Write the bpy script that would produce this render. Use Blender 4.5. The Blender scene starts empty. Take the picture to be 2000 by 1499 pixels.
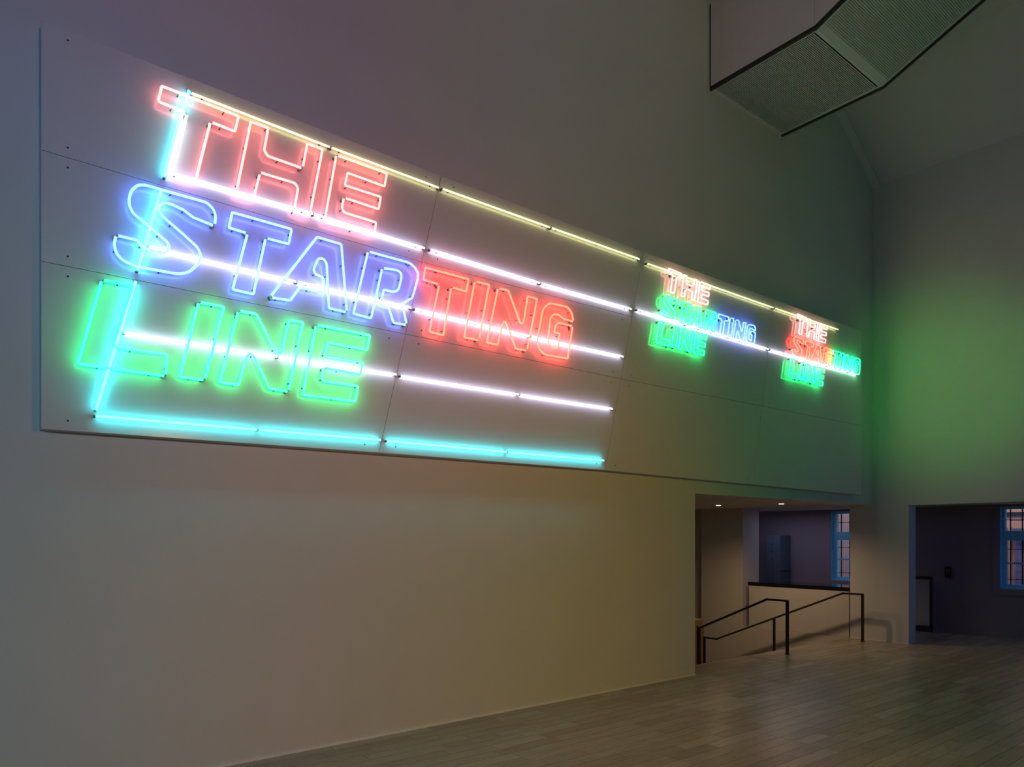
import bpy, bmesh, math, random
from mathutils import Vector, Matrix
random.seed(4)
C = bpy.context.scene.collection
SC = bpy.context.scene

# ------------------------------------------------------------------ camera, world, lights, exposure
cam_d = bpy.data.cameras.new('camera'); cam = bpy.data.objects.new('camera', cam_d); C.objects.link(cam)
cam.location = (0, 0, 2.0)
cam.rotation_euler = (math.pi / 2, 0, 0.896 - math.pi / 2)
cam_d.sensor_width = 36; cam_d.lens = 36 * 1392.46 / 2000; cam_d.shift_y = (1050.4 - 749.5) / 2000
cam_d.clip_end = 200
SC.camera = cam

world = bpy.data.worlds.new('dusk'); SC.world = world; world.use_nodes = True
bg = world.node_tree.nodes['Background']
bg.inputs['Color'].default_value = (0.045, 0.22, 0.75, 1); bg.inputs['Strength'].default_value = 2.0

def area(name, loc, rot, sx, sy, power, col, spread=math.pi):
    d = bpy.data.lights.new(name, 'AREA'); d.shape = 'RECTANGLE'; d.size = sx; d.size_y = sy
    d.energy = power; d.color = col; d.spread = spread
    o = bpy.data.objects.new(name, d); C.objects.link(o); o.location = loc; o.rotation_euler = rot
    return o
def spot(name, loc, rot, power, col, ang=2.4, rad=0.05):
    d = bpy.data.lights.new(name, 'SPOT'); d.energy = power; d.color = col; d.spot_size = ang; d.spot_blend = 0.9
    d.shadow_soft_size = rad
    o = bpy.data.objects.new(name, d); C.objects.link(o); o.location = loc; o.rotation_euler = rot
    return o
WALL_Y = 6.437
def aim(name, loc, to, power, col, ang, rad=0.35):
    return spot(name, loc, (Vector(to) - Vector(loc)).to_track_quat('-Z', 'Y').to_euler(), power, col, ang, rad)
# added fill spots, unseen, low behind the camera and turned to the wall
# their colours are chosen to tint the walls, not lamps of the room
WALL_Y = 6.437
aim('wall_fill_spot', (-4.5, -3, 3.45), (-1.3, WALL_Y, 2.2), 561, (0.03, 0.48, 1.00), 1.2)
aim('wall_fill_spot', (-2, -4, 3.45), (1.2, WALL_Y, 0.6), 234, (1.00, 0.99, 0.33), 1.1)
aim('wall_fill_spot', (3.8, -4, 3.45), (4.6, WALL_Y, 1.0), 573, (1.00, 0.35, 0.03), 1.1)
aim('wall_fill_spot', (7.5, -4, 3.45), (7.8, WALL_Y, 1.4), 122, (0.03, 1.00, 0.03), 1)
aim('wall_fill_spot', (-4, -4, 3.45), (0.3, WALL_Y, 8.0), 248, (0.03, 0.33, 1.00), 1.1)
aim('wall_fill_spot', (0.8, -5, 3.45), (4.0, WALL_Y, 8.2), 575, (1.00, 0.47, 0.53), 1.1)
aim('wall_fill_spot', (6, -5, 3.45), (8.4, WALL_Y, 7.6), 166, (0.03, 1.00, 0.08), 1)
aim('wall_fill_spot', (7.0, 0.5, 3.45), (14.1, 5.15, 4.75), 331, (0.03, 1.00, 0.03), 0.5)
aim('wall_fill_spot', (5.0, -5, 3.45), (14.1, 4.0, 5.2), 130, (0.03, 0.14, 1.00), 0.9)
aim('wall_fill_spot', (8.0, -3, 3.45), (11.5, 6.0, 3.2), 52, (0.03, 1.00, 0.03), 0.8)
aim('wall_fill_spot', (5.0, -6, 3.45), (9.5, 1.5, 0.0), 64, (0.03, 0.03, 1.00), 0.9)
# the two recessed lamps over the stairs, and two added dim fills in the corridor
spot('stair_lamp_light', (12.35, 8.71, 2.60), (0, 0, 0), 50, (1.0, 0.68, 0.38), 2.7)
spot('stair_lamp_light', (12.73, 7.54, 2.60), (0, 0, 0), 50, (1.0, 0.68, 0.38), 2.7)
area('corridor_fill_light', (15.5, 9.0, 2.60), (0, 0, 0), 0.3, 2.0, 7, (0.60, 0.58, 0.95))
area('corridor_fill_light', (15.5, 2.0, 2.60), (0, 0, 0), 0.3, 2.0, 5, (0.32, 0.44, 1.0))
# added warm fill on the building across the street
area('facade_fill_light', (18.4, 7.0, 5.2), (0, math.radians(-50), 0), 1.0, 6.0, 260, (1.0, 0.60, 0.30))

vs = SC.view_settings
vs.view_transform = 'Standard'; vs.look = 'None'; vs.exposure = 0.0; vs.gamma = 1.0; vs.use_curve_mapping = False

# ------------------------------------------------------------------ materials
def mat(name, col, rough=0.6, metal=0.0, spec=0.5, noise=0.0, scale=6.0, bump=0.0, bscale=60.0, stretch=None, emit=None, estr=0.0):
    m = bpy.data.materials.new(name); m.use_nodes = True
    nt = m.node_tree; b = nt.nodes['Principled BSDF']
    b.inputs['Base Color'].default_value = (*col, 1); b.inputs['Roughness'].default_value = rough
    b.inputs['Metallic'].default_value = metal; b.inputs['Specular IOR Level'].default_value = spec
    tc = nt.nodes.new('ShaderNodeTexCoord')
    src = tc.outputs['Object']
    if stretch:
        mp = nt.nodes.new('ShaderNodeMapping'); mp.inputs['Scale'].default_value = stretch
        nt.links.new(src, mp.inputs['Vector']); src = mp.outputs['Vector']
    if noise > 0:
        n = nt.nodes.new('ShaderNodeTexNoise'); n.inputs['Scale'].default_value = scale; n.inputs['Detail'].default_value = 5
        nt.links.new(src, n.inputs['Vector'])
        r = nt.nodes.new('ShaderNodeValToRGB')
        r.color_ramp.elements[0].position = 0.3; r.color_ramp.elements[1].position = 0.7
        r.color_ramp.elements[0].color = (*[max(0, c * (1 - noise)) for c in col], 1)
        r.color_ramp.elements[1].color = (*[min(1, c * (1 + noise)) for c in col], 1)
        nt.links.new(n.outputs['Fac'], r.inputs['Fac']); nt.links.new(r.outputs['Color'], b.inputs['Base Color'])
    if bump > 0:
        n2 = nt.nodes.new('ShaderNodeTexNoise'); n2.inputs['Scale'].default_value = bscale; n2.inputs['Detail'].default_value = 3
        nt.links.new(src, n2.inputs['Vector'])
        bp = nt.nodes.new('ShaderNodeBump'); bp.inputs['Strength'].default_value = bump; bp.inputs['Distance'].default_value = 0.003
        nt.links.new(n2.outputs['Fac'], bp.inputs['Height']); nt.links.new(bp.outputs['Normal'], b.inputs['Normal'])
    if emit:
        b.inputs['Emission Color'].default_value = (*emit, 1); b.inputs['Emission Strength'].default_value = estr
    return m
def neon(name, col, k):
    return mat(name, (0.8, 0.8, 0.8), 0.2, emit=col, estr=k)
M = {}
M['wall'] = mat('painted_plaster', (0.70, 0.69, 0.67), 0.85, noise=0.02, scale=1.5, bump=0.25, bscale=90)
M['hall'] = mat('hall_plaster', (0.66, 0.60, 0.56), 0.85, noise=0.02, scale=1.5, bump=0.25, bscale=90)
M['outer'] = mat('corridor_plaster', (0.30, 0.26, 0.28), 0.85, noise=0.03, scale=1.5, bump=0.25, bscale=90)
M['grey'] = mat('grey_plaster', (0.22, 0.22, 0.23), 0.85, noise=0.03, scale=1.5)
M['ceil'] = mat('ceiling_plaster', (0.66, 0.66, 0.66), 0.9, noise=0.02, scale=1.0)
M['board'] = mat('lacquered_board', (0.74, 0.71, 0.71), 0.11, spec=0.9, noise=0.012, scale=2.5, bump=0.05, bscale=25)
M['frame'] = mat('board_edge', (0.55, 0.54, 0.54), 0.6, noise=0.03)
M['screw'] = mat('dark_screw', (0.02, 0.02, 0.022), 0.4, metal=0.6, noise=0.1, scale=40)
M['glass_end'] = mat('tube_end_glass', (0.55, 0.60, 0.62), 0.15, noise=0.1, scale=40)
M['cap'] = mat('dark_tube_cap', (0.05, 0.055, 0.065), 0.35, noise=0.2, scale=60)
M['skirt'] = mat('pale_skirting', (0.92, 0.90, 0.90), 0.35, noise=0.02)
M['black'] = mat('black_powder_coat', (0.018, 0.017, 0.016), 0.45, noise=0.15, scale=30)
M['stone'] = mat('black_polished_stone', (0.012, 0.011, 0.012), 0.12, noise=0.3, scale=25)
M['counter'] = mat('counter_board', (0.66, 0.63, 0.60), 0.5, noise=0.02)
M['rail'] = mat('dark_steel_rail', (0.030, 0.030, 0.027), 0.45, metal=0.5, noise=0.15, scale=20)
M['oak'] = mat('oak', (0.42, 0.20, 0.06), 0.45, noise=0.25, scale=5, stretch=(8, 8, 0.6))
M['locker'] = mat('blue_grey_enamel', (0.10, 0.15, 0.17), 0.4, noise=0.05, scale=8)
M['winframe'] = mat('window_wood_blue_lit', (0.22, 0.72, 1.0), 0.35, noise=0.05, scale=12)  # blue dusk light on white frames, put into the base colour
M['iron'] = mat('wrought_iron', (0.010, 0.014, 0.02), 0.5, metal=0.3, noise=0.2, scale=40)
M['facade'] = mat('facade_render', (0.30, 0.22, 0.15), 0.9, noise=0.06, scale=2, bump=0.4, bscale=30)
M['facade_dark'] = mat('facade_shutter', (0.06, 0.07, 0.14), 0.6, noise=0.3, scale=9)
M['pale'] = mat('pale_infill', (0.35, 0.38, 0.37), 0.5, noise=0.03)
M['orange'] = mat('orange_ring', (0.75, 0.22, 0.03), 0.4, noise=0.05)
M['lamp'] = mat('lamp_glow', (0.9, 0.9, 0.9), 0.4, emit=(1.0, 0.82, 0.6), estr=5.0)
M['lamp_rim'] = mat('lamp_rim', (0.5, 0.5, 0.5), 0.4, noise=0.05)
M['tread'] = mat('stair_stone', (0.34, 0.29, 0.24), 0.5, noise=0.1, scale=5)
M['ribbed'] = mat('ribbed_board', (0.62, 0.66, 0.66), 0.6, noise=0.02)
M['rib_gap'] = mat('rib_gap', (0.20, 0.22, 0.22), 0.8, noise=0.02)
M['white_board'] = mat('white_board', (0.72, 0.70, 0.72), 0.6, noise=0.02)
M['joint'] = mat('floor_joint', (0.42, 0.38, 0.33), 0.5, noise=0.1, scale=20)
M['underfloor'] = mat('dark_bedding', (0.10, 0.09, 0.075), 0.8, noise=0.1, scale=20)
gl = bpy.data.materials.new('window_glass'); gl.use_nodes = True
b = gl.node_tree.nodes['Principled BSDF']; b.inputs['Base Color'].default_value = (0.95, 0.97, 1, 1); b.inputs['Roughness'].default_value = 0.02
b.inputs['Transmission Weight'].default_value = 1.0; b.inputs['IOR'].default_value = 1.05
M['glass'] = gl
NEON = {
    'pale pink': neon('pale_pink_neon', (5.0, 1.8, 1.7), 1),
    'pink':   neon('pink_neon', (4.6, 0.82, 0.74), 1),
    'red':    neon('red_neon', (11.0, 0.42, 0.20), 1),
    'blue':   neon('blue_neon', (0.46, 1.25, 8.0), 1),
    'green':  neon('green_neon', (0.0, 7.5, 1.35), 1),
    'cyan':   neon('cyan_neon', (0.36, 11.0, 12.5), 1),
    'white':  neon('white_neon', (4.6, 4.5, 6.6), 1),
    'yellow': neon('yellow_neon', (2.6, 2.75, 1.02), 1),
}
# plank wood: every board its own tone, grain along x
pm = bpy.data.materials.new('floor_oak'); pm.use_nodes = True
nt = pm.node_tree; b = nt.nodes['Principled BSDF']
oi = nt.nodes.new('ShaderNodeObjectInfo'); at = nt.nodes.new('ShaderNodeAttribute'); at.attribute_name = 'tone'
ad = nt.nodes.new('ShaderNodeMath'); ad.operation = 'ADD'
fr = nt.nodes.new('ShaderNodeMath'); fr.operation = 'FRACT'
nt.links.new(oi.outputs['Random'], ad.inputs[0]); nt.links.new(at.outputs['Fac'], ad.inputs[1]); nt.links.new(ad.outputs[0], fr.inputs[0])
rp = nt.nodes.new('ShaderNodeValToRGB'); rp.color_ramp.interpolation = 'LINEAR'
els = rp.color_ramp.elements
els[0].position = 0.0; els[0].color = (0.360, 0.300, 0.225, 1)
els[1].position = 1.0; els[1].color = (0.490, 0.421, 0.323, 1)
for p_, c_ in ((0.2, (0.461, 0.382, 0.284)), (0.45, (0.392, 0.323, 0.235)), (0.7, (0.539, 0.470, 0.372)), (0.85, (0.421, 0.363, 0.265))):
    e_ = els.new(p_); e_.color = (*c_, 1)
nt.links.new(fr.outputs[0], rp.inputs['Fac'])
ge = nt.nodes.new('ShaderNodeNewGeometry'); mp = nt.nodes.new('ShaderNodeMapping'); mp.inputs['Scale'].default_value = (1.2, 22, 1)
nt.links.new(ge.outputs['Position'], mp.inputs['Vector'])
gn = nt.nodes.new('ShaderNodeTexNoise'); gn.inputs['Scale'].default_value = 2.5; gn.inputs['Detail'].default_value = 6
nt.links.new(mp.outputs['Vector'], gn.inputs['Vector'])
gr = nt.nodes.new('ShaderNodeValToRGB'); gr.color_ramp.elements[0].position = 0.3; gr.color_ramp.elements[1].position = 0.75
gr.color_ramp.elements[0].color = (0.78, 0.77, 0.75, 1); gr.color_ramp.elements[1].color = (1.12, 1.12, 1.12, 1)
nt.links.new(gn.outputs['Fac'], gr.inputs['Fac'])
mx = nt.nodes.new('ShaderNodeMix'); mx.data_type = 'RGBA'; mx.blend_type = 'MULTIPLY'; mx.inputs[0].default_value = 1.0
nt.links.new(rp.outputs['Color'], mx.inputs[6]); nt.links.new(gr.outputs['Color'], mx.inputs[7]); nt.links.new(mx.outputs[2], b.inputs['Base Color'])
b.inputs['Roughness'].default_value = 0.27
bu = nt.nodes.new('ShaderNodeBump'); bu.inputs['Strength'].default_value = 0.15; bu.inputs['Distance'].default_value = 0.002
nt.links.new(gn.outputs['Fac'], bu.inputs['Height']); nt.links.new(bu.outputs['Normal'], b.inputs['Normal'])
M['plank'] = pm

# ------------------------------------------------------------------ helpers
def tag(o, label=None, cat=None, group=None, kind=None):
    if label: o['label'] = label
    if cat: o['category'] = cat
    if group: o['group'] = group
    if kind: o['kind'] = kind
    return o
def link_mesh(name, me, m, parent=None):
    if m is not None: me.materials.append(M[m] if isinstance(m, str) else m)
    o = bpy.data.objects.new(name, me); C.objects.link(o)
    if parent is not None: o.parent = parent
    return o
def obj(name, bm, m, parent=None, smooth=False):
    bmesh.ops.recalc_face_normals(bm, faces=bm.faces[:])
    me = bpy.data.meshes.new(name); bm.to_mesh(me); bm.free()
    if smooth:
        for p in me.polygons: p.use_smooth = True
    return link_mesh(name, me, m, parent)
def thing(name, loc, label=None, cat=None, group=None, rot=(0, 0, 0), kind=None):
    o = bpy.data.objects.new(name, None); C.objects.link(o); o.location = loc; o.rotation_euler = rot
    o.empty_display_size = 0.1
    return tag(o, label, cat, group, kind)
def box(bm, x0, x1, y0, y1, z0, z1, bev=0.0):
    r = bmesh.ops.create_cube(bm, size=1.0, matrix=Matrix.Translation(((x0 + x1) / 2, (y0 + y1) / 2, (z0 + z1) / 2)) @ Matrix.Diagonal((abs(x1 - x0), abs(y1 - y0), abs(z1 - z0), 1)))
    if bev > 0:
        es = list({e for v in r['verts'] for e in v.link_edges})
        bmesh.ops.bevel(bm, geom=es, offset=bev, segments=1, affect='EDGES')
def BX(*a, **k):
    bm = bmesh.new(); box(bm, *a, **k); return bm
def prism(pts, a0, a1, axis):
    # polygon extruded along an axis: pts are the two other coordinates in order
    bm = bmesh.new()
    def P(p, a):
        return {'x': (a, p[0], p[1]), 'y': (p[0], a, p[1]), 'z': (p[0], p[1], a)}[axis]
    lo = [bm.verts.new(P(p, a0)) for p in pts]; hi = [bm.verts.new(P(p, a1)) for p in pts]
    bm.faces.new(lo); bm.faces.new(hi[::-1]); n = len(pts)
    for i in range(n): bm.faces.new((lo[i], lo[(i + 1) % n], hi[(i + 1) % n], hi[i]))
    return bm
def cyl(bm, p, q, r, seg=8, r2=None):
    p = Vector(p); q = Vector(q); d = q - p
    m = Matrix.Translation((p + q) / 2) @ d.to_track_quat('Z', 'Y').to_matrix().to_4x4()
    bmesh.ops.create_cone(bm, cap_ends=True, segments=seg, radius1=r, radius2=r if r2 is None else r2, depth=d.length, matrix=m)
def struct(name, bm, m, parent=None):
    o = obj(name, bm, m, parent)
    if parent is None: o['kind'] = 'structure'
    return o
# ------------------------------------------------------------------ measured outlines
# outline of every letter in metres, relative to its first corner: (x, z, curved?)
OUT = {
 'T1': ([(0.000,0.000), (0.604,-0.019), (0.574,-0.161), (0.374,-0.152), (0.256,-0.684), (0.072,-0.684), (0.193,-0.150), (-0.026,-0.133)], [(0.193,-0.150), (0.374,-0.152)]),
 'H1': ([(0.000,0.000), (0.151,0.001), (0.115,-0.209,1), (0.147,-0.248,1), (0.464,-0.253), (0.509,-0.013), (0.655,-0.016), (0.527,-0.678), (0.383,-0.665), (0.423,-0.444,1), (0.392,-0.409,1), (0.080,-0.413), (0.022,-0.662), (-0.126,-0.662)], [(-0.078,-0.371), (0.580,-0.351)]),
 'E1': ([(0.000,0.000), (0.530,-0.001), (0.504,-0.137), (0.113,-0.130), (0.086,-0.256), (0.464,-0.253), (0.439,-0.379), (0.077,-0.374), (0.055,-0.472,1), (0.077,-0.514,1), (0.413,-0.516), (0.393,-0.647), (-0.118,-0.659)], [(0.000,0.000), (0.077,-0.374)]),
 'S': ([(0.000,0.000), (0.011,0.083,1), (-0.008,0.138,1), (-0.061,0.178,1), (-0.406,0.179), (-0.526,0.181,1), (-0.578,0.165,1), (-0.624,0.109,1), (-0.641,0.046,1), (-0.639,-0.018,1), (-0.613,-0.068,1), (-0.496,-0.141), (-0.365,-0.229,1), (-0.351,-0.259,1), (-0.365,-0.308,1), (-0.406,-0.330,1), (-0.519,-0.324,1), (-0.561,-0.304,1), (-0.584,-0.273), (-0.731,-0.271), (-0.745,-0.340,1), (-0.733,-0.407,1), (-0.682,-0.458,1), (-0.590,-0.481), (-0.277,-0.469,1), (-0.202,-0.435,1), (-0.126,-0.350,1), (-0.106,-0.277,1), (-0.132,-0.216,1), (-0.241,-0.137), (-0.406,-0.029,1), (-0.427,0.011,1), (-0.421,0.051,1), (-0.387,0.082,1), (-0.339,0.084,1), (-0.241,0.065), (-0.170,0.024)], [(0.000,0.000), (-0.731,-0.271)]),
 'T2': ([(0.000,0.000), (0.519,-0.003), (0.493,-0.143), (0.286,-0.143), (0.179,-0.659), (0.003,-0.656), (0.129,-0.144), (-0.028,-0.138)], [(0.129,-0.144), (0.286,-0.143)]),
 'A': ([(0.000,0.000), (0.435,0.645), (0.674,0.640), (0.731,0.012), (0.551,0.015), (0.528,0.424,1), (0.499,0.460,1), (0.455,0.455,1), (0.433,0.422,1), (0.401,0.339,1), (0.418,0.302,1), (0.495,0.285), (0.510,0.150), (0.271,0.146), (0.184,0.010)], [(0.000,0.000), (0.731,0.012)]),
 'R': ([(0.000,0.000), (0.456,0.001,1), (0.526,-0.035,1), (0.560,-0.088,1), (0.553,-0.143,1), (0.491,-0.342), (0.375,-0.426), (0.426,-0.629), (0.277,-0.635), (0.227,-0.504), (0.129,-0.502), (0.169,-0.332), (0.286,-0.329,1), (0.333,-0.296,1), (0.366,-0.170,1), (0.362,-0.126,1), (0.320,-0.105,1), (0.153,-0.123), (0.032,-0.638), (-0.154,-0.630)], [(0.000,0.000), (0.153,-0.123), (0.426,-0.629)]),
 'T3': ([(0.000,0.000), (0.540,0.001), (0.508,-0.134), (0.317,-0.132), (0.219,-0.653), (0.049,-0.645), (0.169,-0.136), (-0.020,-0.130)], [(0.169,-0.136), (0.317,-0.132)]),
 'I3': ([(0.000,0.000), (0.192,0.006), (0.054,-0.623), (-0.138,-0.625)], [(0.000,0.000), (0.054,-0.623)]),
 'N3': ([(0.000,0.000), (0.144,0.005), (0.315,-0.316,1), (0.341,-0.327,1), (0.366,-0.299,1), (0.426,-0.000), (0.567,0.002), (0.416,-0.619), (0.252,-0.623), (0.129,-0.382,1), (0.095,-0.339,1), (0.062,-0.379,1), (-0.005,-0.624), (-0.154,-0.624)], [(0.000,0.000), (0.416,-0.619)]),
 'G': ([(0.000,0.000), (-0.034,0.108,1), (-0.101,0.156,1), (-0.372,0.145,1), (-0.436,0.108,1), (-0.494,0.033,1), (-0.541,-0.189), (-0.572,-0.304,1), (-0.557,-0.404,1), (-0.468,-0.469,1), (-0.094,-0.458), (-0.014,-0.056), (-0.249,-0.059,1), (-0.291,-0.103,1), (-0.308,-0.183), (-0.221,-0.179), (-0.249,-0.357), (-0.330,-0.374,1), (-0.394,-0.345,1), (-0.405,-0.284), (-0.372,-0.030,1), (-0.330,0.022,1), (-0.243,0.039,1), (-0.156,0.003)], [(0.000,0.000), (-0.014,-0.056)]),
 'L': ([(0.000,0.000), (0.212,0.006), (0.078,-0.476,1), (0.106,-0.503,1), (0.461,-0.497), (0.451,-0.671), (-0.159,-0.665)], [(0.000,0.000), (0.451,-0.671)]),
 'I4': ([(0.000,0.000), (0.201,0.002), (0.046,-0.637), (-0.145,-0.638)], [(0.000,0.000), (0.046,-0.637)]),
 'N4': ([(0.000,0.000), (0.150,0.003), (0.320,-0.290,1), (0.351,-0.316,1), (0.383,-0.280,1), (0.440,0.003), (0.573,0.010), (0.440,-0.634), (0.267,-0.630), (0.134,-0.369,1), (0.100,-0.347,1), (0.070,-0.379,1), (0.000,-0.635), (-0.153,-0.632)], [(0.000,0.000), (0.440,-0.634)]),
 'E4': ([(0.000,0.000), (0.544,-0.001), (0.513,-0.145), (0.116,-0.142), (0.084,-0.269), (0.470,-0.270), (0.440,-0.392), (0.091,-0.381), (0.068,-0.403), (0.052,-0.474,1), (0.076,-0.508,1), (0.419,-0.508), (0.389,-0.656), (-0.125,-0.658)], [(0.000,0.000), (0.081,-0.390)]),
}
# first corner (x, z) of every letter of the big sign; the small signs repeat it at under half size
SIGN = [
 ('T1',1.380,5.626),
 ('H1',2.088,5.597),
 ('E1',2.879,5.574),
 ('S',1.786,4.613),
 ('T2',1.931,4.768),
 ('A',2.255,4.113),
 ('R',3.206,4.755),
 ('T3',3.849,4.753),
 ('I3',4.469,4.750),
 ('N3',4.783,4.745),
 ('G',5.925,4.593),
 ('L',0.959,3.971),
 ('I4',1.662,3.947),
 ('N4',1.983,3.939),
 ('E4',2.681,3.950),
]
TUBES = [
 ('cyan',1.592,5.685,1.409,4.914),
 ('cyan',1.382,4.807,1.209,4.111),
 ('cyan',1.196,4.023,0.923,2.974),
 ('cyan',0.921,2.930,2.150,2.941),
 ('cyan',2.164,2.942,3.353,2.954),
 ('cyan',3.426,2.950,4.921,2.954),
 ('cyan',4.943,2.952,6.470,2.964),
 ('yellow',1.611,5.672,2.825,5.641),
 ('yellow',2.841,5.642,4.028,5.631),
 ('yellow',4.073,5.634,5.570,5.638),
 ('yellow',5.595,5.639,7.141,5.649),
 ('yellow',7.293,5.629,10.320,5.652),
 ('yellow',10.365,5.653,12.399,5.685),
 ('white',1.486,4.964,2.656,4.973),
 ('white',2.670,4.972,3.855,4.960),
 ('white',3.929,4.963,5.412,4.951),
 ('white',5.439,4.951,6.982,4.963),
 ('white',1.292,4.322,2.501,4.313),
 ('white',2.515,4.313,3.698,4.318),
 ('white',3.746,4.315,5.264,4.305),
 ('white',5.287,4.305,6.827,4.321),
 ('white',1.117,3.604,2.327,3.608),
 ('white',2.341,3.608,3.529,3.620),
 ('white',3.581,3.612,5.098,3.618),
 ('white',5.120,3.618,6.628,3.629),
 ('white',7.101,4.977,10.181,4.971),
 ('white',10.232,4.970,13.140,4.998),
]
BOARDS = [
 [(0.573,5.826), (4.083,5.787), (3.847,4.827), (0.573,4.867)],
 [(0.573,4.867), (3.847,4.827), (3.656,4.053), (0.573,4.044)],
 [(0.573,4.044), (3.656,4.053), (3.355,2.832), (0.573,2.803)],
 [(4.083,5.787), (7.263,5.788), (7.039,4.883), (3.847,4.827)],
 [(3.847,4.827), (7.039,4.883), (6.831,4.042), (3.656,4.053)],
 [(3.656,4.053), (6.831,4.042), (6.535,2.849), (3.355,2.832)],
 [(7.263,5.788), (10.387,5.810), (10.052,4.064), (6.831,4.042)],
 [(6.831,4.042), (10.052,4.064), (9.812,2.820), (6.535,2.849)],
 [(10.387,5.810), (13.355,5.835), (13.355,4.079), (10.052,4.064)],
 [(10.052,4.064), (13.355,4.079), (13.355,2.794), (9.812,2.820)],
]
# ------------------------------------------------------------------ the room
WY = 6.437          # face of the main wall
FX = 14.148         # face of the far wall
BXW = 16.60         # face of the outer wall with the windows
OX = 8.56           # left jamb of the stair opening
HALL = 2.665        # ceiling over stairs and corridor
TOPZ = 9.92
struct('wall_left', prism([(-7, -0.02), (OX, -0.02), (OX, 2.64), (FX, 2.64), (FX, 8.80), (12.41, TOPZ), (-7, TOPZ)], WY, WY + 0.45, 'y'), 'wall')
struct('wall_far', prism([(6.89, -0.02), (6.89, 8.80), (-8, 8.80), (-8, 2.605), (5.785, 2.605), (5.785, -0.02)], FX, FX + 0.30, 'x'), 'wall')
struct('wall_right', BX(-7, FX, -8.2, -8, -0.02, TOPZ), 'grey')
struct('wall_rear', BX(-7.2, -7, -8, WY, -0.02, TOPZ), 'grey')
struct('ceiling', BX(-7, 12.42, -8, WY + 0.45, TOPZ, TOPZ + 0.15), 'ceil')
struct('ceiling_slope', prism([(FX + 0.3, 8.607), (FX, 8.80), (12.41, TOPZ), (12.41, TOPZ + 0.15), (FX + 0.3, 8.757)], -8, WY + 0.45, 'y'), 'ceil')
struct('trim_1', prism([(FX, 8.80), (12.41, TOPZ), (12.41, TOPZ - 0.03), (FX, 8.77)], WY - 0.15, WY, 'y'), 'ceil')
# lower storey behind: stair hall and window corridor
struct('ceiling_hall', BX(OX - 0.6, FX + 0.3, WY + 0.45, 13, HALL, HALL + 0.1), 'hall')
struct('ceiling_corridor', BX(FX + 0.3, BXW, -8, 13, HALL, HALL + 0.1), 'hall')
struct('wall_hall_end', BX(FX, 14.79, 9.33, 10.45, -1.40, HALL), 'hall')
struct('wall_hall_recess', BX(14.65, 14.79, 10.45, 12.8, -1.40, HALL), 'hall')
struct('wall_hall_back', BX(OX - 0.6, BXW, 12.8, 13, -1.40, HALL), 'hall')
struct('wall_hall_side', BX(OX - 0.6, OX - 0.4, WY + 0.45, 12.8, -1.40, HALL), 'hall')
struct('wall_stair_side', BX(FX - 0.012, FX - 0.001, 6.93, 9.33, -1.40, -0.006), 'hall')
struct('floor_hall', BX(OX - 0.6, FX + 0.5, 9.95, 12.8, -1.40, -1.24), 'tread')
# outer wall with its two window holes
W1 = (7.12, 8.54); W2 = (3.62, 5.06); WZ = (0.975, 2.615)
bm = bmesh.new()
for y0, y1, z0, z1 in ((W1[1], 13, -0.02, HALL), (W2[1], W1[0], -0.02, HALL), (-8, W2[0], -0.02, HALL),
                       (W1[0], W1[1], -0.02, WZ[0]), (W1[0], W1[1], WZ[1], HALL), (W2[0], W2[1], -0.02, WZ[0]), (W2[0], W2[1], WZ[1], HALL)):
    box(bm, BXW, BXW + 0.38, y0, y1, z0, z1)
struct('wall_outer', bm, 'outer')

# floor: bedding slab, planks laid along the main wall
FLW = 0.158
floor = struct('floor', BX(-7, FX, -8, 6.89, -0.20, -0.014), 'underfloor')
bm = BX(FX + 0.001, BXW, -8, 9.33, -0.20, -0.014); box(bm, 14.79, BXW, 9.33, 13, -0.20, -0.014)
struct('floor_corridor', bm, 'underfloor')
struct('trim_2', BX(OX, FX, 6.89, 6.93, -0.20, 0.0), 'tread')
def plank_verts(x0, x1, y0, y1):
    g = 0.0012; zt = 0.0; zb = -0.014; b_ = 0.0015
    return ([(x0 + g, y0 + g, zb), (x1 - g, y0 + g, zb), (x1 - g, y1 - g, zb), (x0 + g, y1 - g, zb),
             (x0 + g + b_, y0 + g + b_, zt), (x1 - g - b_, y0 + g + b_, zt), (x1 - g - b_, y1 - g - b_, zt), (x0 + g + b_, y1 - g - b_, zt)],
            [(4, 5, 6, 7), (0, 1, 5, 4), (1, 2, 6, 5), (2, 3, 7, 6), (3, 0, 4, 7)])
rng = random.Random(11)
planks = []
LENS = (0.62, 0.75, 0.92, 1.10)
def fill_rows(ya, yb, xa, xb, joints):
    y = yb
    while y > ya + 0.02:
        y0 = max(ya, y - FLW)
        cuts = [xa] + [j for j in joints if xa < j < xb] + [xb]
        for a, b2 in zip(cuts[:-1], cuts[1:]):
            a2 = a + 0.004 if a != xa else a; b3 = b2 - 0.004 if b2 != xb else b2
            x = a2; first = True
            while x < b3 - 1e-4:
                L_ = rng.choice(LENS)
                if first: L_ = rng.choice((0.3, 0.45, 0.62, 0.75)); first = False
                x1 = x + L_
                if b3 - x1 < 0.22: x1 = b3
                planks.append((x, x1, y0, y)); x = x1
        y = y0
fill_rows(-8, 6.43, -7, FX, (0.1, 6.54, 12.98))
fill_rows(6.43, 6.89, OX, FX, ())
ncor = len(planks)
fill_rows(-8, 9.33, FX, BXW, ())
fill_rows(9.33, 12.8, 14.79, BXW, ())
ca, sa = math.cos(0.896), math.sin(0.896)
def vis(p):
    x = (p[0] + p[1]) / 2; y = (p[2] + p[3]) / 2
    Z = ca * x + sa * y
    if Z < 1.5: return None
    u = 1000 + 1392.46 * (sa * x - ca * y) / Z; v = 1050.4 + 1392.46 * 2.0 / Z
    if not (-60 < u < 2060 and v < 1560): return None
    if y > 6.89: return None
    return Z
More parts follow.
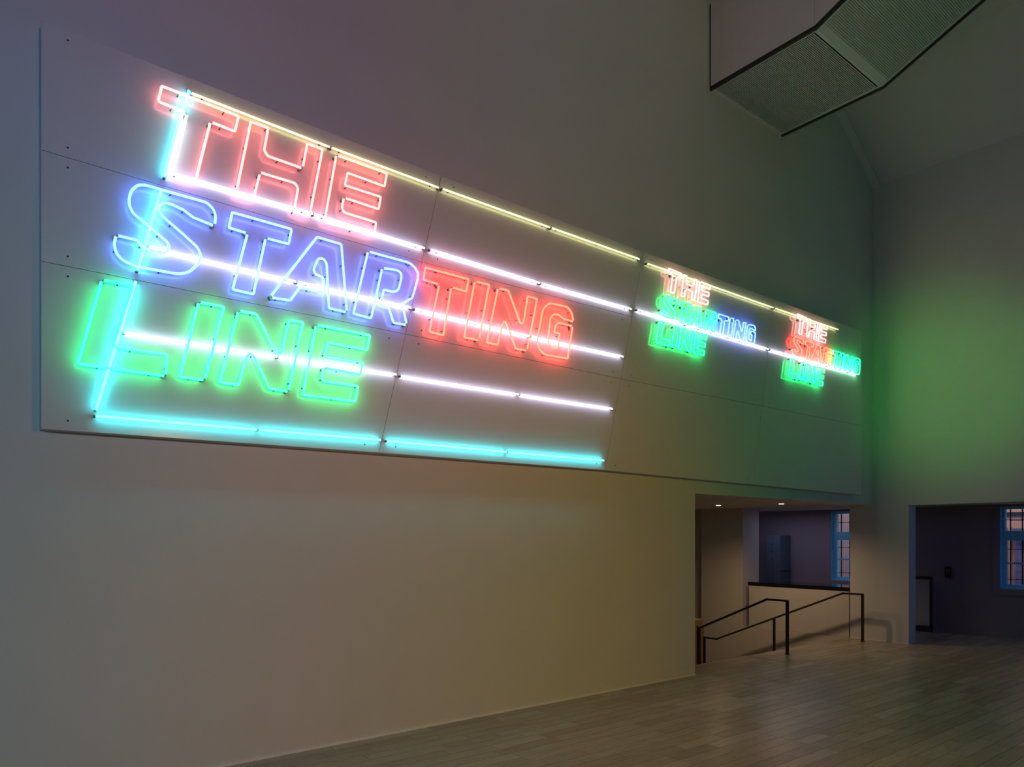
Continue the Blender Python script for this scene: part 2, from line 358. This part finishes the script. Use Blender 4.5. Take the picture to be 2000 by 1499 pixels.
cand = sorted([(vis(p), i) for i, p in enumerate(planks[:ncor]) if vis(p) is not None])
chosen = {i for _, i in cand[:300]}
mcache = {}
for i in sorted(chosen):
    x0, x1, y0, y1 = planks[i]; L_ = round(x1 - x0, 3); W_ = round(y1 - y0, 3)
    if (L_, W_) not in mcache:
        v, f = plank_verts(-L_ / 2, L_ / 2, -W_ / 2, W_ / 2)
        me = bpy.data.meshes.new('plank'); me.from_pydata(v, [], f); me.materials.append(M['plank'])
        a = me.attributes.new('tone', 'FLOAT', 'FACE')
        mcache[(L_, W_)] = me
    o = bpy.data.objects.new('plank', mcache[(L_, W_)]); C.objects.link(o); o.parent = floor
    o.location = ((x0 + x1) / 2, (y0 + y1) / 2, rng.uniform(-0.0006, 0.0))
def plank_rest(idx, parent):
    V, F, T = [], [], []
    for i in idx:
        v, f = plank_verts(*planks[i]); n = len(V); V += v; F += [tuple(k + n for k in q) for q in f]; T += [rng.random()] * 5
    me = bpy.data.meshes.new('planks'); me.from_pydata(V, [], F); me.materials.append(M['plank'])
    a = me.attributes.new('tone', 'FLOAT', 'FACE'); a.data.foreach_set('value', T)
    o = bpy.data.objects.new('planks', me); C.objects.link(o); o.parent = parent; o['kind'] = 'stuff'
plank_rest([i for i in range(ncor) if i not in chosen], floor)
plank_rest(list(range(ncor, len(planks))), bpy.data.objects['floor_corridor'])
obj('joint_strip', BX(6.5365, 6.5435, -8, 6.43, -0.014, 0.0008), 'joint', floor)
obj('joint_strip', BX(12.9765, 12.9835, -8, 6.43, -0.014, 0.0008), 'joint', floor)

# thin pale skirting at the foot of the main wall and round the pier of the far wall
struct('baseboard_left', BX(-7, OX + 0.008, WY - 0.020, WY, 0.0, 0.017), 'skirt')
struct('baseboard_far', BX(FX - 0.006, FX, 5.785, 6.89, 0.0, 0.010), 'skirt')
struct('baseboard_jamb', BX(FX, FX + 0.30, 5.779, 5.785, 0.0, 0.010), 'skirt')

# ------------------------------------------------------------------ windows in the outer wall
def window(n, y0, y1):
    z0, z1 = WZ
    fx = BXW + 0.10
    w = thing('window_%d' % n, (fx, (y0 + y1) / 2, z0), kind='structure')
    def P(name, m, boxes, bev=0.0):
        bm = bmesh.new()
        for a in boxes:
            box(bm, a[0] - fx, a[1] - fx, a[2] - (y0 + y1) / 2, a[3] - (y0 + y1) / 2, a[4] - z0, a[5] - z0)
        return obj(name, bm, m, w)
    # reveal lining, then stepped casing and sashes
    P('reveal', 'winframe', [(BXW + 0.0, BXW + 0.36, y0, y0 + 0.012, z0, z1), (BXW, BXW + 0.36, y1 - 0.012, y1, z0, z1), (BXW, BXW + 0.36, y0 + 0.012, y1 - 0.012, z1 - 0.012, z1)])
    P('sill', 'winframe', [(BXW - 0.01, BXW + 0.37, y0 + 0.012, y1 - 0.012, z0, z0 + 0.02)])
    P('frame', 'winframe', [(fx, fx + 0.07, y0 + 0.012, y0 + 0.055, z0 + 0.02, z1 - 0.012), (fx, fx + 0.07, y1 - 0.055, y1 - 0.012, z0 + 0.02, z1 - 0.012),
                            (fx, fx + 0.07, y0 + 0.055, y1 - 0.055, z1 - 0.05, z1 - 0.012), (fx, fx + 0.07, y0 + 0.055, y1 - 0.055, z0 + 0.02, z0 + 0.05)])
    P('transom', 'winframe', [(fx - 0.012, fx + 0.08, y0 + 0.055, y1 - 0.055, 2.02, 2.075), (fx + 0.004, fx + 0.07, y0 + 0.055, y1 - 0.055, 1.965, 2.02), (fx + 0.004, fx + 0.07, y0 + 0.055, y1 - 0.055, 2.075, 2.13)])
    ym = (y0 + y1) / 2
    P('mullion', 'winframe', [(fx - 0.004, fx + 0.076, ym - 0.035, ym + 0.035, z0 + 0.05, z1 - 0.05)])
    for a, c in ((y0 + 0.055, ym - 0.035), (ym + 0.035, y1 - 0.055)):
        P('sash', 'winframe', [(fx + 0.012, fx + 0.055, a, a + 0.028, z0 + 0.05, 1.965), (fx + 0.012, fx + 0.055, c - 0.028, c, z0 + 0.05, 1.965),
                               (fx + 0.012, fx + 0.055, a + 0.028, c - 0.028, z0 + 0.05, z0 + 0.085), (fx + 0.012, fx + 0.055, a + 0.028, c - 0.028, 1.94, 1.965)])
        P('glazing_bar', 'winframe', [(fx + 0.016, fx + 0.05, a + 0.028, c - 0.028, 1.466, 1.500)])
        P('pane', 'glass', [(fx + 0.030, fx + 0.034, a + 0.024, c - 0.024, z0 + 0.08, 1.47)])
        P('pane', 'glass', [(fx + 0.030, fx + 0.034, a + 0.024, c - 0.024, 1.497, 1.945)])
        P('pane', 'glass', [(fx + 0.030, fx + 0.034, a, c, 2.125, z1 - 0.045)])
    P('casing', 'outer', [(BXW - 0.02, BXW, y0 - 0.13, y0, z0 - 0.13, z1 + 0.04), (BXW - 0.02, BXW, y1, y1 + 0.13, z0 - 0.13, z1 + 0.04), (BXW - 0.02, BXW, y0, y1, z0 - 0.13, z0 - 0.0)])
    return w
window(1, *W1); window(2, *W2)
def grille(y0, y1, label):
    gx = BXW + 0.33; z0, z1 = WZ
    g = thing('window_grille', (gx, (y0 + y1) / 2, z0), label, 'grille')
    ym = (y0 + y1) / 2
    ys = []; y = y1 - 0.085
    while y > y0 + 0.04: ys.append(y); y -= 0.205
    zs = [2.36, 1.76, 1.15]
    for y in ys:
        bm = bmesh.new(); box(bm, -0.009, 0.009, y - ym - 0.009, y - ym + 0.009, 0.021, z1 - z0 - 0.013); obj('bar', bm, 'iron', g)
    for z in zs:
        bm = bmesh.new(); box(bm, -0.006, 0.006, y0 + 0.013 - ym, y1 - 0.013 - ym, z - z0 - 0.006, z - z0 + 0.006); obj('cross_bar', bm, 'iron', g)
        for y in ys:
            bm = bmesh.new()
            r = bmesh.ops.create_icosphere(bm, subdivisions=1, radius=0.024, matrix=Matrix.Translation((0, y - ym, z - z0)))
            obj('knot', bm, 'iron', g)
grille(*W1, 'black wrought iron grille outside the window seen through the stair opening')
grille(*W2, 'black wrought iron grille outside the window at the right edge')
# building across the street
bld = thing('building', (20.6, 6.0, -0.5), 'beige rendered building front across the street, seen through the barred windows', 'building')
def bp_(name, m, x0, x1, y0, y1, z0, z1): return obj(name, BX(x0 - 20.6, x1 - 20.6, y0 - 6, y1 - 6, z0 + 0.5, z1 + 0.5), m, bld)
bp_('facade', 'facade', 20.6, 20.9, -4, 18, -0.5, 8)
bp_('plinth', 'facade', 20.5, 20.6, -4, 18, -0.5, 0.55)
for y0, y1 in ((5.78, 5.95), (5.0, 5.55), (3.4, 4.1)):
    bp_('shutter', 'facade_dark', 20.56, 20.6, y0, y1, 0.7, 1.98)
for y in (6.02, 6.12, 6.26, 5.66):
    bp_('pilaster', 'facade', 20.52, 20.6, y, y + 0.05, 0.55, 2.25)
bp_('balcony_slab', 'facade_dark', 20.3, 20.6, 3.0, 5.98, 2.12, 2.22)
bp_('ledge', 'facade', 20.48, 20.6, -4, 9.5, 2.62, 2.68)
obj('rail', BX(20.30 - 20.6, 20.32 - 20.6, 3.0 - 6, 5.98 - 6, 2.40 + 0.5, 2.42 + 0.5), 'facade_dark', bld)
struct('ground', BX(BXW + 0.38, 30, -10, 20, -0.7, -0.5), 'tread')

# ------------------------------------------------------------------ raised sign panel
sp = thing('sign_panel', (6.96, WY, 2.80), 'long raised wall panel of screwed grey boards carrying the neon', 'panel')
SO = Vector((6.96, WY, 2.80))
YP = WY - 0.15
bo = [(0.573, 5.826), (0.573, 2.803), (6.535, 2.849), (9.812, 2.820), (13.355, 2.794), (13.355, 5.835), (10.387, 5.810), (7.263, 5.788), (4.083, 5.787)]
inn = [(0.573 + 0.006, 5.826 - 0.006), (0.579, 2.809), (6.535, 2.855), (9.812, 2.826), (13.349, 2.800), (13.349, 5.829), (10.387, 5.804), (7.263, 5.782), (4.083, 5.781)]
bm = prism([(a - SO.x, c - SO.z) for a, c in inn], YP + 0.020 - SO.y, 0.0, 'y')
obj('backing_frame', bm, 'frame', sp)
def inset(poly, g):
    cx = sum(p[0] for p in poly) / len(poly); cz = sum(p[1] for p in poly) / len(poly)
    n = len(poly); out = []
    for i in range(n):
        a = Vector(poly[i - 1]); p = Vector(poly[i]); c = Vector(poly[(i + 1) % n])
        d1 = (a - p).normalized(); d2 = (c - p).normalized()
        s = d1 + d2; sn = abs(d1.x * d2.y - d1.y * d2.x)
        out.append(p + s * (g / max(sn, 0.2)))
    return out
for poly in BOARDS:
    q = inset(poly, 0.0022)
    b0 = Vector((sum(p.x for p in q) / 4, sum(p.y for p in q) / 4))
    bm = prism([(p.x - b0.x, p.y - b0.y) for p in q], -0.020, 0.0, 'y')
    bmesh.ops.bevel(bm, geom=bm.edges[:], offset=0.0012, segments=1, affect='EDGES')
    o = obj('board', bm, 'board', sp); o.location = (b0.x - SO.x, YP + 0.020 - SO.y, b0.y - SO.z)
    for i in range(4):
        p = Vector(poly[i]); nx = Vector(poly[i - 1]) - p; pv = Vector(poly[(i + 1) % 4]) - p
        h = nx if abs(nx.x) > abs(pv.x) * 2 or abs(nx.y) < abs(pv.y) else pv
        v_ = pv if h is nx else nx
        s_ = p + h.normalized() * 0.17 + v_.normalized() * 0.075
        bm = bmesh.new(); cyl(bm, (0, 0, 0), (0, -0.0006, 0), 0.0075, 8)
        sc = obj('screw', bm, 'screw', o); sc.location = (s_.x - b0.x, -0.020, s_.y - b0.y)

# ------------------------------------------------------------------ neon tubes
def fillet(pts, closed=True, rc=0.016, rs=0.012):
    n = len(pts); out = []
    for i in range(n):
        p = Vector(pts[i][:2]); a = Vector(pts[i - 1][:2]); c = Vector(pts[(i + 1) % n][:2])
        d1 = a - p; d2 = c - p
        if len(pts[i]) > 2:   # part of a curve: round off with a third of the shorter side
            r = 0.36 * min(d1.length, d2.length); k = 3
        else:
            r = min(rs, 0.3 * d1.length, 0.3 * d2.length); k = 2
        s = p + d1.normalized() * r; e = p + d2.normalized() * r
        for j in range(k + 1):
            t = j / k; out.append(s * (1 - t) ** 2 + p * 2 * t * (1 - t) + e * t * t)
    return out
def sweep(path, r, seg=8, closed=False):
    # tube along a path lying in the x-z plane
    V, F = [], []; n = len(path)
    for i, p in enumerate(path):
        if i == 0: t = path[1] - p
        elif i == n - 1: t = p - path[-2]
        else: t = (path[i + 1] - p).normalized() + (p - path[i - 1]).normalized()
        t = t.normalized(); nn = Vector((-t.y, t.x))
        for k in range(seg):
            a = 2 * math.pi * k / seg
            V.append((p.x + nn.x * math.cos(a) * r, math.sin(a) * r, p.y + nn.y * math.cos(a) * r))
    for i in range(n - 1):
        for k in range(seg):
            F.append((i * seg + k, i * seg + (k + 1) % seg, (i + 1) * seg + (k + 1) % seg, (i + 1) * seg + k))
    F.append(tuple(range(seg))[::-1]); F.append(tuple((n - 1) * seg + k for k in range(seg)))
    me = bpy.data.meshes.new('tube'); me.from_pydata(V, [], F)
    for p_ in me.polygons: p_.use_smooth = len(p_.vertices) == 4
    return me
def electrode_mesh(r, off):
    # glass end turned back into the wall, with its black cap
    bm = bmesh.new(); cyl(bm, (0, 0, 0), (0, off - 0.012, 0), r * 1.05, 8); cyl(bm, (0, 0, 0), (0, -r * 0.9, 0), r * 0.95, 8, r * 0.5)
    bmesh.ops.recalc_face_normals(bm, faces=bm.faces[:])
    me = bpy.data.meshes.new('electrode'); bm.to_mesh(me); bm.free(); me.materials.append(M['glass_end'])
    bm = bmesh.new(); cyl(bm, (0, off - 0.030, 0), (0, off, 0), r * 1.15, 8)
    me2 = bpy.data.meshes.new('cap'); bm.to_mesh(me2); bm.free(); me2.materials.append(M['cap'])
    bm = bmesh.new(); cyl(bm, (0, 0.3 * r, 0), (0, off, 0), r * 0.28, 6); cyl(bm, (0, off - 0.004, 0), (0, off, 0), r * 0.7, 8)
    me3 = bpy.data.meshes.new('tube_support'); bm.to_mesh(me3); bm.free(); me3.materials.append(M['cap'])
    return me, me2, me3
def put(name, me, parent, x, z, y=0.0):
    o = bpy.data.objects.new(name, me); C.objects.link(o); o.parent = parent; o.location = (x, y, z); return o
LOFF, TOFF = 0.063, 0.036
EM = {'big': electrode_mesh(0.0100, LOFF), 'small': electrode_mesh(0.0075, LOFF), 'line': electrode_mesh(0.0100, TOFF)}
def letter(key, x, z, sx, sz, colour, label, group, size):
    r = 0.0105 if size == 'big' else 0.0088
    raw, cuts = OUT[key]
    pts = [(p[0] * sx, p[1] * sz) + tuple(p[2:]) for p in raw]
    path = fillet(pts, rs=0.012 if size == 'big' else 0.008)
    # arc lengths, rotate so the path starts at the first cut
    def near(c):
        cc = Vector((c[0] * sx, c[1] * sz)); return min(range(len(path)), key=lambda i: (path[i] - cc).length)
    ks = sorted({near(c) for c in cuts})
    root = thing('neon_letter', (x, YP - LOFF, z), label, 'neon letter', group)
    e1, e2, e3 = EM[size]
    for a, b_ in zip(ks, ks[1:] + [ks[0] + len(path)]):
        seg = [path[i % len(path)].copy() for i in range(a, b_ + 1)]
        g = 1.25 * r
        # shorten both ends so that neighbouring tubes do not touch
        for rev in (False, True):
            if rev: seg.reverse()
            rest = g
            while len(seg) > 2 and (seg[1] - seg[0]).length < rest:
                rest -= (seg[1] - seg[0]).length; seg.pop(0)
            seg[0] = seg[0] + (seg[1] - seg[0]).normalized() * min(rest, 0.6 * (seg[1] - seg[0]).length)
            if rev: seg.reverse()
        me = sweep(seg, r, 8 if size == 'big' else 6); me.materials.append(NEON[colour])
        t = put('tube', me, root, 0, 0)
        for p in (seg[0], seg[-1]):
            e = put('electrode', e1, root, p.x, p.y, 0.0)
            put('cap', e2, e, 0, 0)
        # supports about every 0.3 m
        tot = 0; nxt = 0.10 if size == 'big' else 0.06; step = 0.36 if size == 'big' else 0.24
        for i in range(len(seg) - 1):
            d = seg[i + 1] - seg[i]
            while tot + d.length > nxt:
                q = seg[i] + d.normalized() * (nxt - tot); put('tube_support', e3, root, q.x, q.y, 0.0); nxt += step
            tot += d.length
    return root
WORDS = [('T1', 'T', 'THE'), ('H1', 'H', 'THE'), ('E1', 'E', 'THE'), ('S', 'S', 'STARTING'), ('T2', 'first T', 'STARTING'), ('A', 'A', 'STARTING'), ('R', 'R', 'STARTING'),
         ('T3', 'second T', 'STARTING'), ('I3', 'I', 'STARTING'), ('N3', 'N', 'STARTING'), ('G', 'G', 'STARTING'), ('L', 'L', 'LINE'), ('I4', 'I', 'LINE'), ('N4', 'N', 'LINE'), ('E4', 'E', 'LINE')]
for (sx, bx, sz, bz, where, cols, size, grp) in (
        (1.0, 0.0, 1.0, 0.0, 'in the big sign on the left', ('pink', 'blue', 'red', 'green'), 'big', 'letters of the big sign'),
        (0.4579, 7.0726, 0.4540, 3.0985, 'in the small middle sign', ('pale pink', 'green', 'blue', 'green'), 'small', 'letters of the small middle sign'),
        (0.4780, 10.3374, 0.4619, 3.0806, 'in the small sign at the right end', ('pale pink', 'red', 'green', 'green'), 'small', 'letters of the small right sign')):
    for i, ((key, x, z), (k2, ch, word)) in enumerate(zip(SIGN, WORDS)):
        col = cols[0] if i < 3 else cols[1] if i < 7 else cols[2] if i < 11 else cols[3]
        letter(key, x * sx + bx, z * sz + bz, sx, sz, col, '%s outlined neon %s of %s %s' % (col, ch, word, where), grp, size)

TL = [('slanting cyan neon tube crossing the pink T of THE', 0), ('slanting cyan neon tube crossing the big blue S', 0), ('slanting cyan neon tube crossing the big green L', 0),
      ('cyan neon tube lowest on the panel, first from the left corner', 1), ('cyan neon tube lowest on the panel, ending at the first slanting board joint', 1),
      ('cyan neon tube lowest on the panel, just right of the first slanting joint', 1), ('cyan neon tube lowest on the panel, the rightmost one', 1),
      ('yellow neon tube above the big pink T and H of THE', 2), ('yellow neon tube above the big pink E, ending at the board joint', 2), ('yellow neon tube of the top row, just right of the first joint', 2),
      ('yellow neon tube of the top row, ending before the middle sign', 2), ('long yellow neon tube running over the small middle sign', 2), ('yellow neon tube at the right end, over the last small sign', 2),
      ('white neon tube behind the feet of the big T and H of THE', 3), ('white neon tube behind the foot of the big E of THE', 3), ('white neon tube above the red TI of TING', 3), ('white neon tube running above the red G to the second joint', 3),
      ('white neon tube behind the big blue S and first T', 4), ('white neon tube behind the big blue A and R', 4), ('white neon tube behind the red TIN letters', 4), ('white neon tube passing the red G to the second joint', 4),
      ('white neon tube behind the green I and N of LINE', 5), ('white neon tube behind the green E of LINE', 5), ('lowest white neon tube, left half, under the red letters', 5), ('lowest white neon tube, right half, ending at the second joint', 5),
      ('long white neon tube behind the small middle sign', 6), ('white neon tube behind the small sign at the right end', 6)]
GR = ['slanting cyan tubes of the big sign', 'cyan tubes along the bottom', 'yellow tubes along the top', 'white tubes of the upper row', 'white tubes of the middle row', 'white tubes of the lower row', 'white tubes through the small signs']
for (col, x0, z0, x1, z1), (lab, g) in zip(TUBES, TL):
    a = Vector((x0, z0)); b_ = Vector((x1, z1)); d = b_ - a; Ln = d.length; u = d.normalized()
    root = thing('neon_tube', (x0, YP - TOFF, z0), lab, 'neon tube', GR[g])
    r = 0.0085 if col == 'yellow' else 0.0100
    npc = 12
    me = sweep([u * (Ln * k / npc) for k in range(npc + 1)], r, 8); me.materials.append(NEON[col]); put('tube', me, root, 0, 0)
    e1, e2, e3 = EM['line']
    for t in (0.0, Ln):
        p = u * t; e = put('electrode', e1, root, p.x, p.y); put('cap', e2, e, 0, 0)
    ns = max(2, int(Ln / 0.5))
    for k in range(ns):
        p = u * (0.09 + (Ln - 0.18) * k / (ns - 1)); put('tube_support', e3, root, p.x, p.y)

# ------------------------------------------------------------------ hanging stair enclosure, upper right
X0, X1, ZB, YK = 8.911, 10.897, 8.648, 4.80
SLP = 0.405
yt = YK - (TOPZ - ZB) / SLP
se = thing('stair_enclosure', ((X0 + X1) / 2, WY, ZB), 'white overhanging stair enclosure with dark edges and ribbed underside, high on the wall', 'staircase')
EO = Vector(((X0 + X1) / 2, WY, ZB))
def loc_prism(pts, a0, a1, axis):
    if axis == 'x': return prism([(p[0] - EO.y, p[1] - EO.z) for p in pts], a0 - EO.x, a1 - EO.x, 'x')
side = [(WY, ZB), (YK, ZB), (yt, TOPZ), (WY, TOPZ)]
for n_, xa, xb in (('dark_edge', X0, X0 + 0.04), ('dark_edge', X1 - 0.04, X1)):
    obj(n_, loc_prism(side, xa, xb, 'x'), 'black', se)
k = 0.045
obj('core', loc_prism([(WY, ZB + 0.03), (YK, ZB + 0.03), (yt + 0.05, TOPZ), (WY, TOPZ)], X0 + 0.04, X1 - 0.04, 'x'), 'frame', se)
e_ = k * 1.08
obj('side_panel', loc_prism([(WY - 0.03, ZB + e_), (YK + 0.004, ZB + e_), (YK + 0.004, TOPZ), (WY - 0.03, TOPZ)], X0 - 0.012, X0, 'x'), 'white_board', se)
obj('side_panel', loc_prism([(YK, ZB + e_), (yt + e_ / SLP, TOPZ), (YK, TOPZ)], X0 - 0.012, X0, 'x'), 'white_board', se)
obj('side_panel', loc_prism([(WY - 0.01, ZB + 0.02), (YK, ZB + 0.02), (yt + 0.05, TOPZ), (WY - 0.01, TOPZ)], X1, X1 + 0.012, 'x'), 'white_board', se)
# underside: flat landing and rising flight, plain margins and fine ribs
def under(y0, z0, y1, z1, name):
    d = Vector((0, y1 - y0, z1 - z0)); L_ = d.length; u = d.normalized(); n = Vector((0, u.z, -u.y)) if u.y < 0 else Vector((0, -u.z, u.y))
    if n.z > 0: n = -n
    def quad(bm, s0, s1, xa, xb, h0, h1):
        P = lambda x, s, h: bm.verts.new(Vector((x, y0, z0)) + u * s + n * h - EO)
        lo = [P(xa, s0, h0), P(xb, s0, h0), P(xb, s1, h0), P(xa, s1, h0)]; hi = [P(xa, s0, h1), P(xb, s0, h1), P(xb, s1, h1), P(xa, s1, h1)]
        bm.faces.new(lo[::-1]); bm.faces.new(hi)
        for i in range(4): bm.faces.new((lo[i], lo[(i + 1) % 4], hi[(i + 1) % 4], hi[i]))
    bm = bmesh.new(); quad(bm, 0.0, L_, X0 + 0.04, X1 - 0.04, -0.03, 0.0)
    pn = obj(name, bm, 'rib_gap', se)
    bm = bmesh.new()
    m_ = 0.05 if z1 == z0 else 0.09
    quad(bm, 0.0, m_, X0 + 0.04, X1 - 0.04, 0.0, 0.006); quad(bm, L_ - m_, L_, X0 + 0.04, X1 - 0.04, 0.0, 0.006)
    quad(bm, m_, L_ - m_, X0 + 0.04, X0 + 0.09, 0.0, 0.006); quad(bm, m_, L_ - m_, X1 - 0.09, X1 - 0.04, 0.0, 0.006)
    obj('margin', bm, 'ribbed', pn)
    bm = bmesh.new(); s = m_ + 0.012
    while s < L_ - m_ - 0.012:
        quad(bm, s, s + 0.012, X0 + 0.10, X1 - 0.10, 0.0, 0.011); s += 0.0245
    o = obj('ribs', bm, 'ribbed', pn); o['kind'] = 'stuff'
under(WY, ZB + 0.03, YK, ZB + 0.03, 'underside_panel')
under(YK, ZB + 0.03, yt, TOPZ + 0.03, 'underside_panel')

# ------------------------------------------------------------------ stairs, rails, counter and the things of the corridor
st = thing('staircase', (12.0, 6.93, 0), 'stone stairs going down behind the wall opening, between the dark rails', 'stairs')
for i in range(8):
    z = -(i + 1) * 0.155
    obj('step', BX(OX - 0.39 - 12, FX - 0.013 - 12, i * 0.377, i * 0.377 + 0.385, z - 0.16, z), 'tread', st)
def rail(name, x, path, posts, label):
    r0 = thing(name, (x, path[0][0], 0), label, 'handrail', 'handrails of the stairs')
    bm = bmesh.new()
    for (ya, za), (yb, zb) in zip(path[:-1], path[1:]):
        a = Vector((0, ya - path[0][0], za)); b2 = Vector((0, yb - path[0][0], zb)); d = b2 - a; L_ = d.length
        m = Matrix.Translation((a + b2) / 2) @ Matrix.Rotation(math.atan2(d.z, d.y), 4, 'X')
        bmesh.ops.create_cube(bm, size=1.0, matrix=m @ Matrix.Diagonal((0.045, L_ + 0.03, 0.034, 1)))
    obj('rail', bm, 'rail', r0)
    for (y, z0, z1) in posts:
        obj('post', BX(-0.022, 0.022, y - path[0][0] - 0.02, y - path[0][0] + 0.02, z0, z1), 'rail', r0)
        obj('base_plate', BX(-0.035, 0.035, y - path[0][0] - 0.033, y - path[0][0] + 0.033, z0, z0 + 0.006), 'rail', r0)
rail('handrail', 11.33, [(6.600, 0.912), (6.985, 0.912), (8.44, 0.255)], [(6.600, 0.0, 0.90), (8.42, -0.619, 0.25)], 'dark steel handrail nearer the left side of the stair opening')
rail('handrail', 13.80, [(6.48, 0.905), (6.86, 0.905), (9.78, -0.318), (10.13, -0.318)], [(6.48, 0.0, 0.89), (8.34, -0.619, 0.27), (10.11, -1.24, -0.32)], 'dark steel handrail along the counter side, ending at the pier')
ct = thing('counter', (FX + 0.4, 8.0, 0), 'long white counter with a polished black top beside the stairs', 'counter')
obj('body', BX(-0.39, 0.38, -1.08, 1.17, 0.0, 0.925), 'counter', ct)
obj('countertop', BX(-0.40, 0.42, -1.095, 1.20, 0.925, 1.00, bev=0.002), 'stone', ct)
lk = thing('tall_cabinet', (16.35, 9.74, 0), 'tall blue grey metal cabinet against the corridor wall behind the counter', 'cabinet')
obj('body', BX(-0.23, 0.25, -0.16, 0.20, 0.0, 2.05, bev=0.004), 'locker', lk)
d1 = obj('door', BX(-0.245, -0.23, 0.035, 0.196, 0.03, 2.03, bev=0.003), 'locker', lk)
for z in (1.83, 1.65, 1.47):
    bm = bmesh.new(); cyl(bm, (-0.245, 0.055, z), (-0.252, 0.055, z), 0.014, 10); obj('lock', bm, 'black', d1)
obj('door', BX(-0.245, -0.23, -0.156, 0.029, 0.03, 2.03, bev=0.003), 'locker', lk)
obj('side_shelf', BX(-0.20, 0.20, -0.21, -0.16, 1.20, 1.225), 'locker', lk)
np_ = thing('oak_newel', (11.60, 8.72, -0.775), 'oak newel block with a black inlay beside the lower end of the left handrail', 'newel')
obj('block', BX(-0.17, 0.17, -0.06, 0.10, 0.0, 1.16, bev=0.004), 'oak', np_)
obj('inlay', BX(-0.03, 0.02, -0.066, -0.06, 0.0, 1.04), 'black', np_)
obj('edge_strip', BX(0.17, 0.20, -0.05, 0.09, 0.0, 1.0), 'black', np_)
for i, (x, y) in enumerate(((12.35, 8.71), (12.73, 7.54))):
    l_ = thing('downlight', (x, y, HALL), ('recessed round ceiling lamp over the stairs, the left one', 'recessed round ceiling lamp over the stairs, the right one')[i], 'lamp', 'recessed lamps over the stairs')
    bm = bmesh.new(); cyl(bm, (0, 0, -0.012), (0, 0, 0), 0.062, 20); obj('rim', bm, 'lamp_rim', l_)
    bm = bmesh.new(); cyl(bm, (0, 0, -0.016), (0, 0, -0.012), 0.048, 20); obj('diffuser', bm, 'lamp', l_)
bb = thing('display_stand', (16.30, 6.45, 0), 'low black framed stand with a pale infill in the dark corridor', 'stand')
obj('frame', BX(-0.02, 0.02, -0.25, -0.205, 0.13, 1.18), 'black', bb)
obj('frame', BX(-0.02, 0.02, 0.205, 0.25, 0.13, 1.18), 'black', bb)
obj('top_rail', BX(-0.02, 0.02, -0.205, 0.205, 1.115, 1.18), 'black', bb)
obj('base', BX(-0.05, 0.05, -0.25, 0.25, 0.0, 0.13), 'black', bb)
obj('infill', BX(-0.008, 0.008, -0.205, 0.205, 0.13, 1.115), 'pale', bb)
obj('latch', BX(-0.03, 0.0, -0.262, -0.25, 0.96, 1.0), 'black', bb)
cp = thing('alarm_panel', (BXW, 6.0, 1.27), 'small black wall box with an orange ring in the dark corridor', 'alarm')
obj('body', BX(-0.035, 0.0, -0.058, 0.058, -0.115, 0.115, bev=0.004), 'black', cp)
bm = bmesh.new()
for k in range(14):
    a0 = 2 * math.pi * k / 14; a1 = 2 * math.pi * (k + 1) / 14
    cyl(bm, (-0.038, 0.028 * math.cos(a0), 0.04 + 0.028 * math.sin(a0)), (-0.038, 0.028 * math.cos(a1), 0.04 + 0.028 * math.sin(a1)), 0.006, 6)
obj('ring', bm, 'orange', cp)
bm = bmesh.new(); cyl(bm, (-0.035, 0, -0.035), (-0.040, 0, -0.035), 0.008, 8); obj('button', bm, 'lamp_rim', cp)
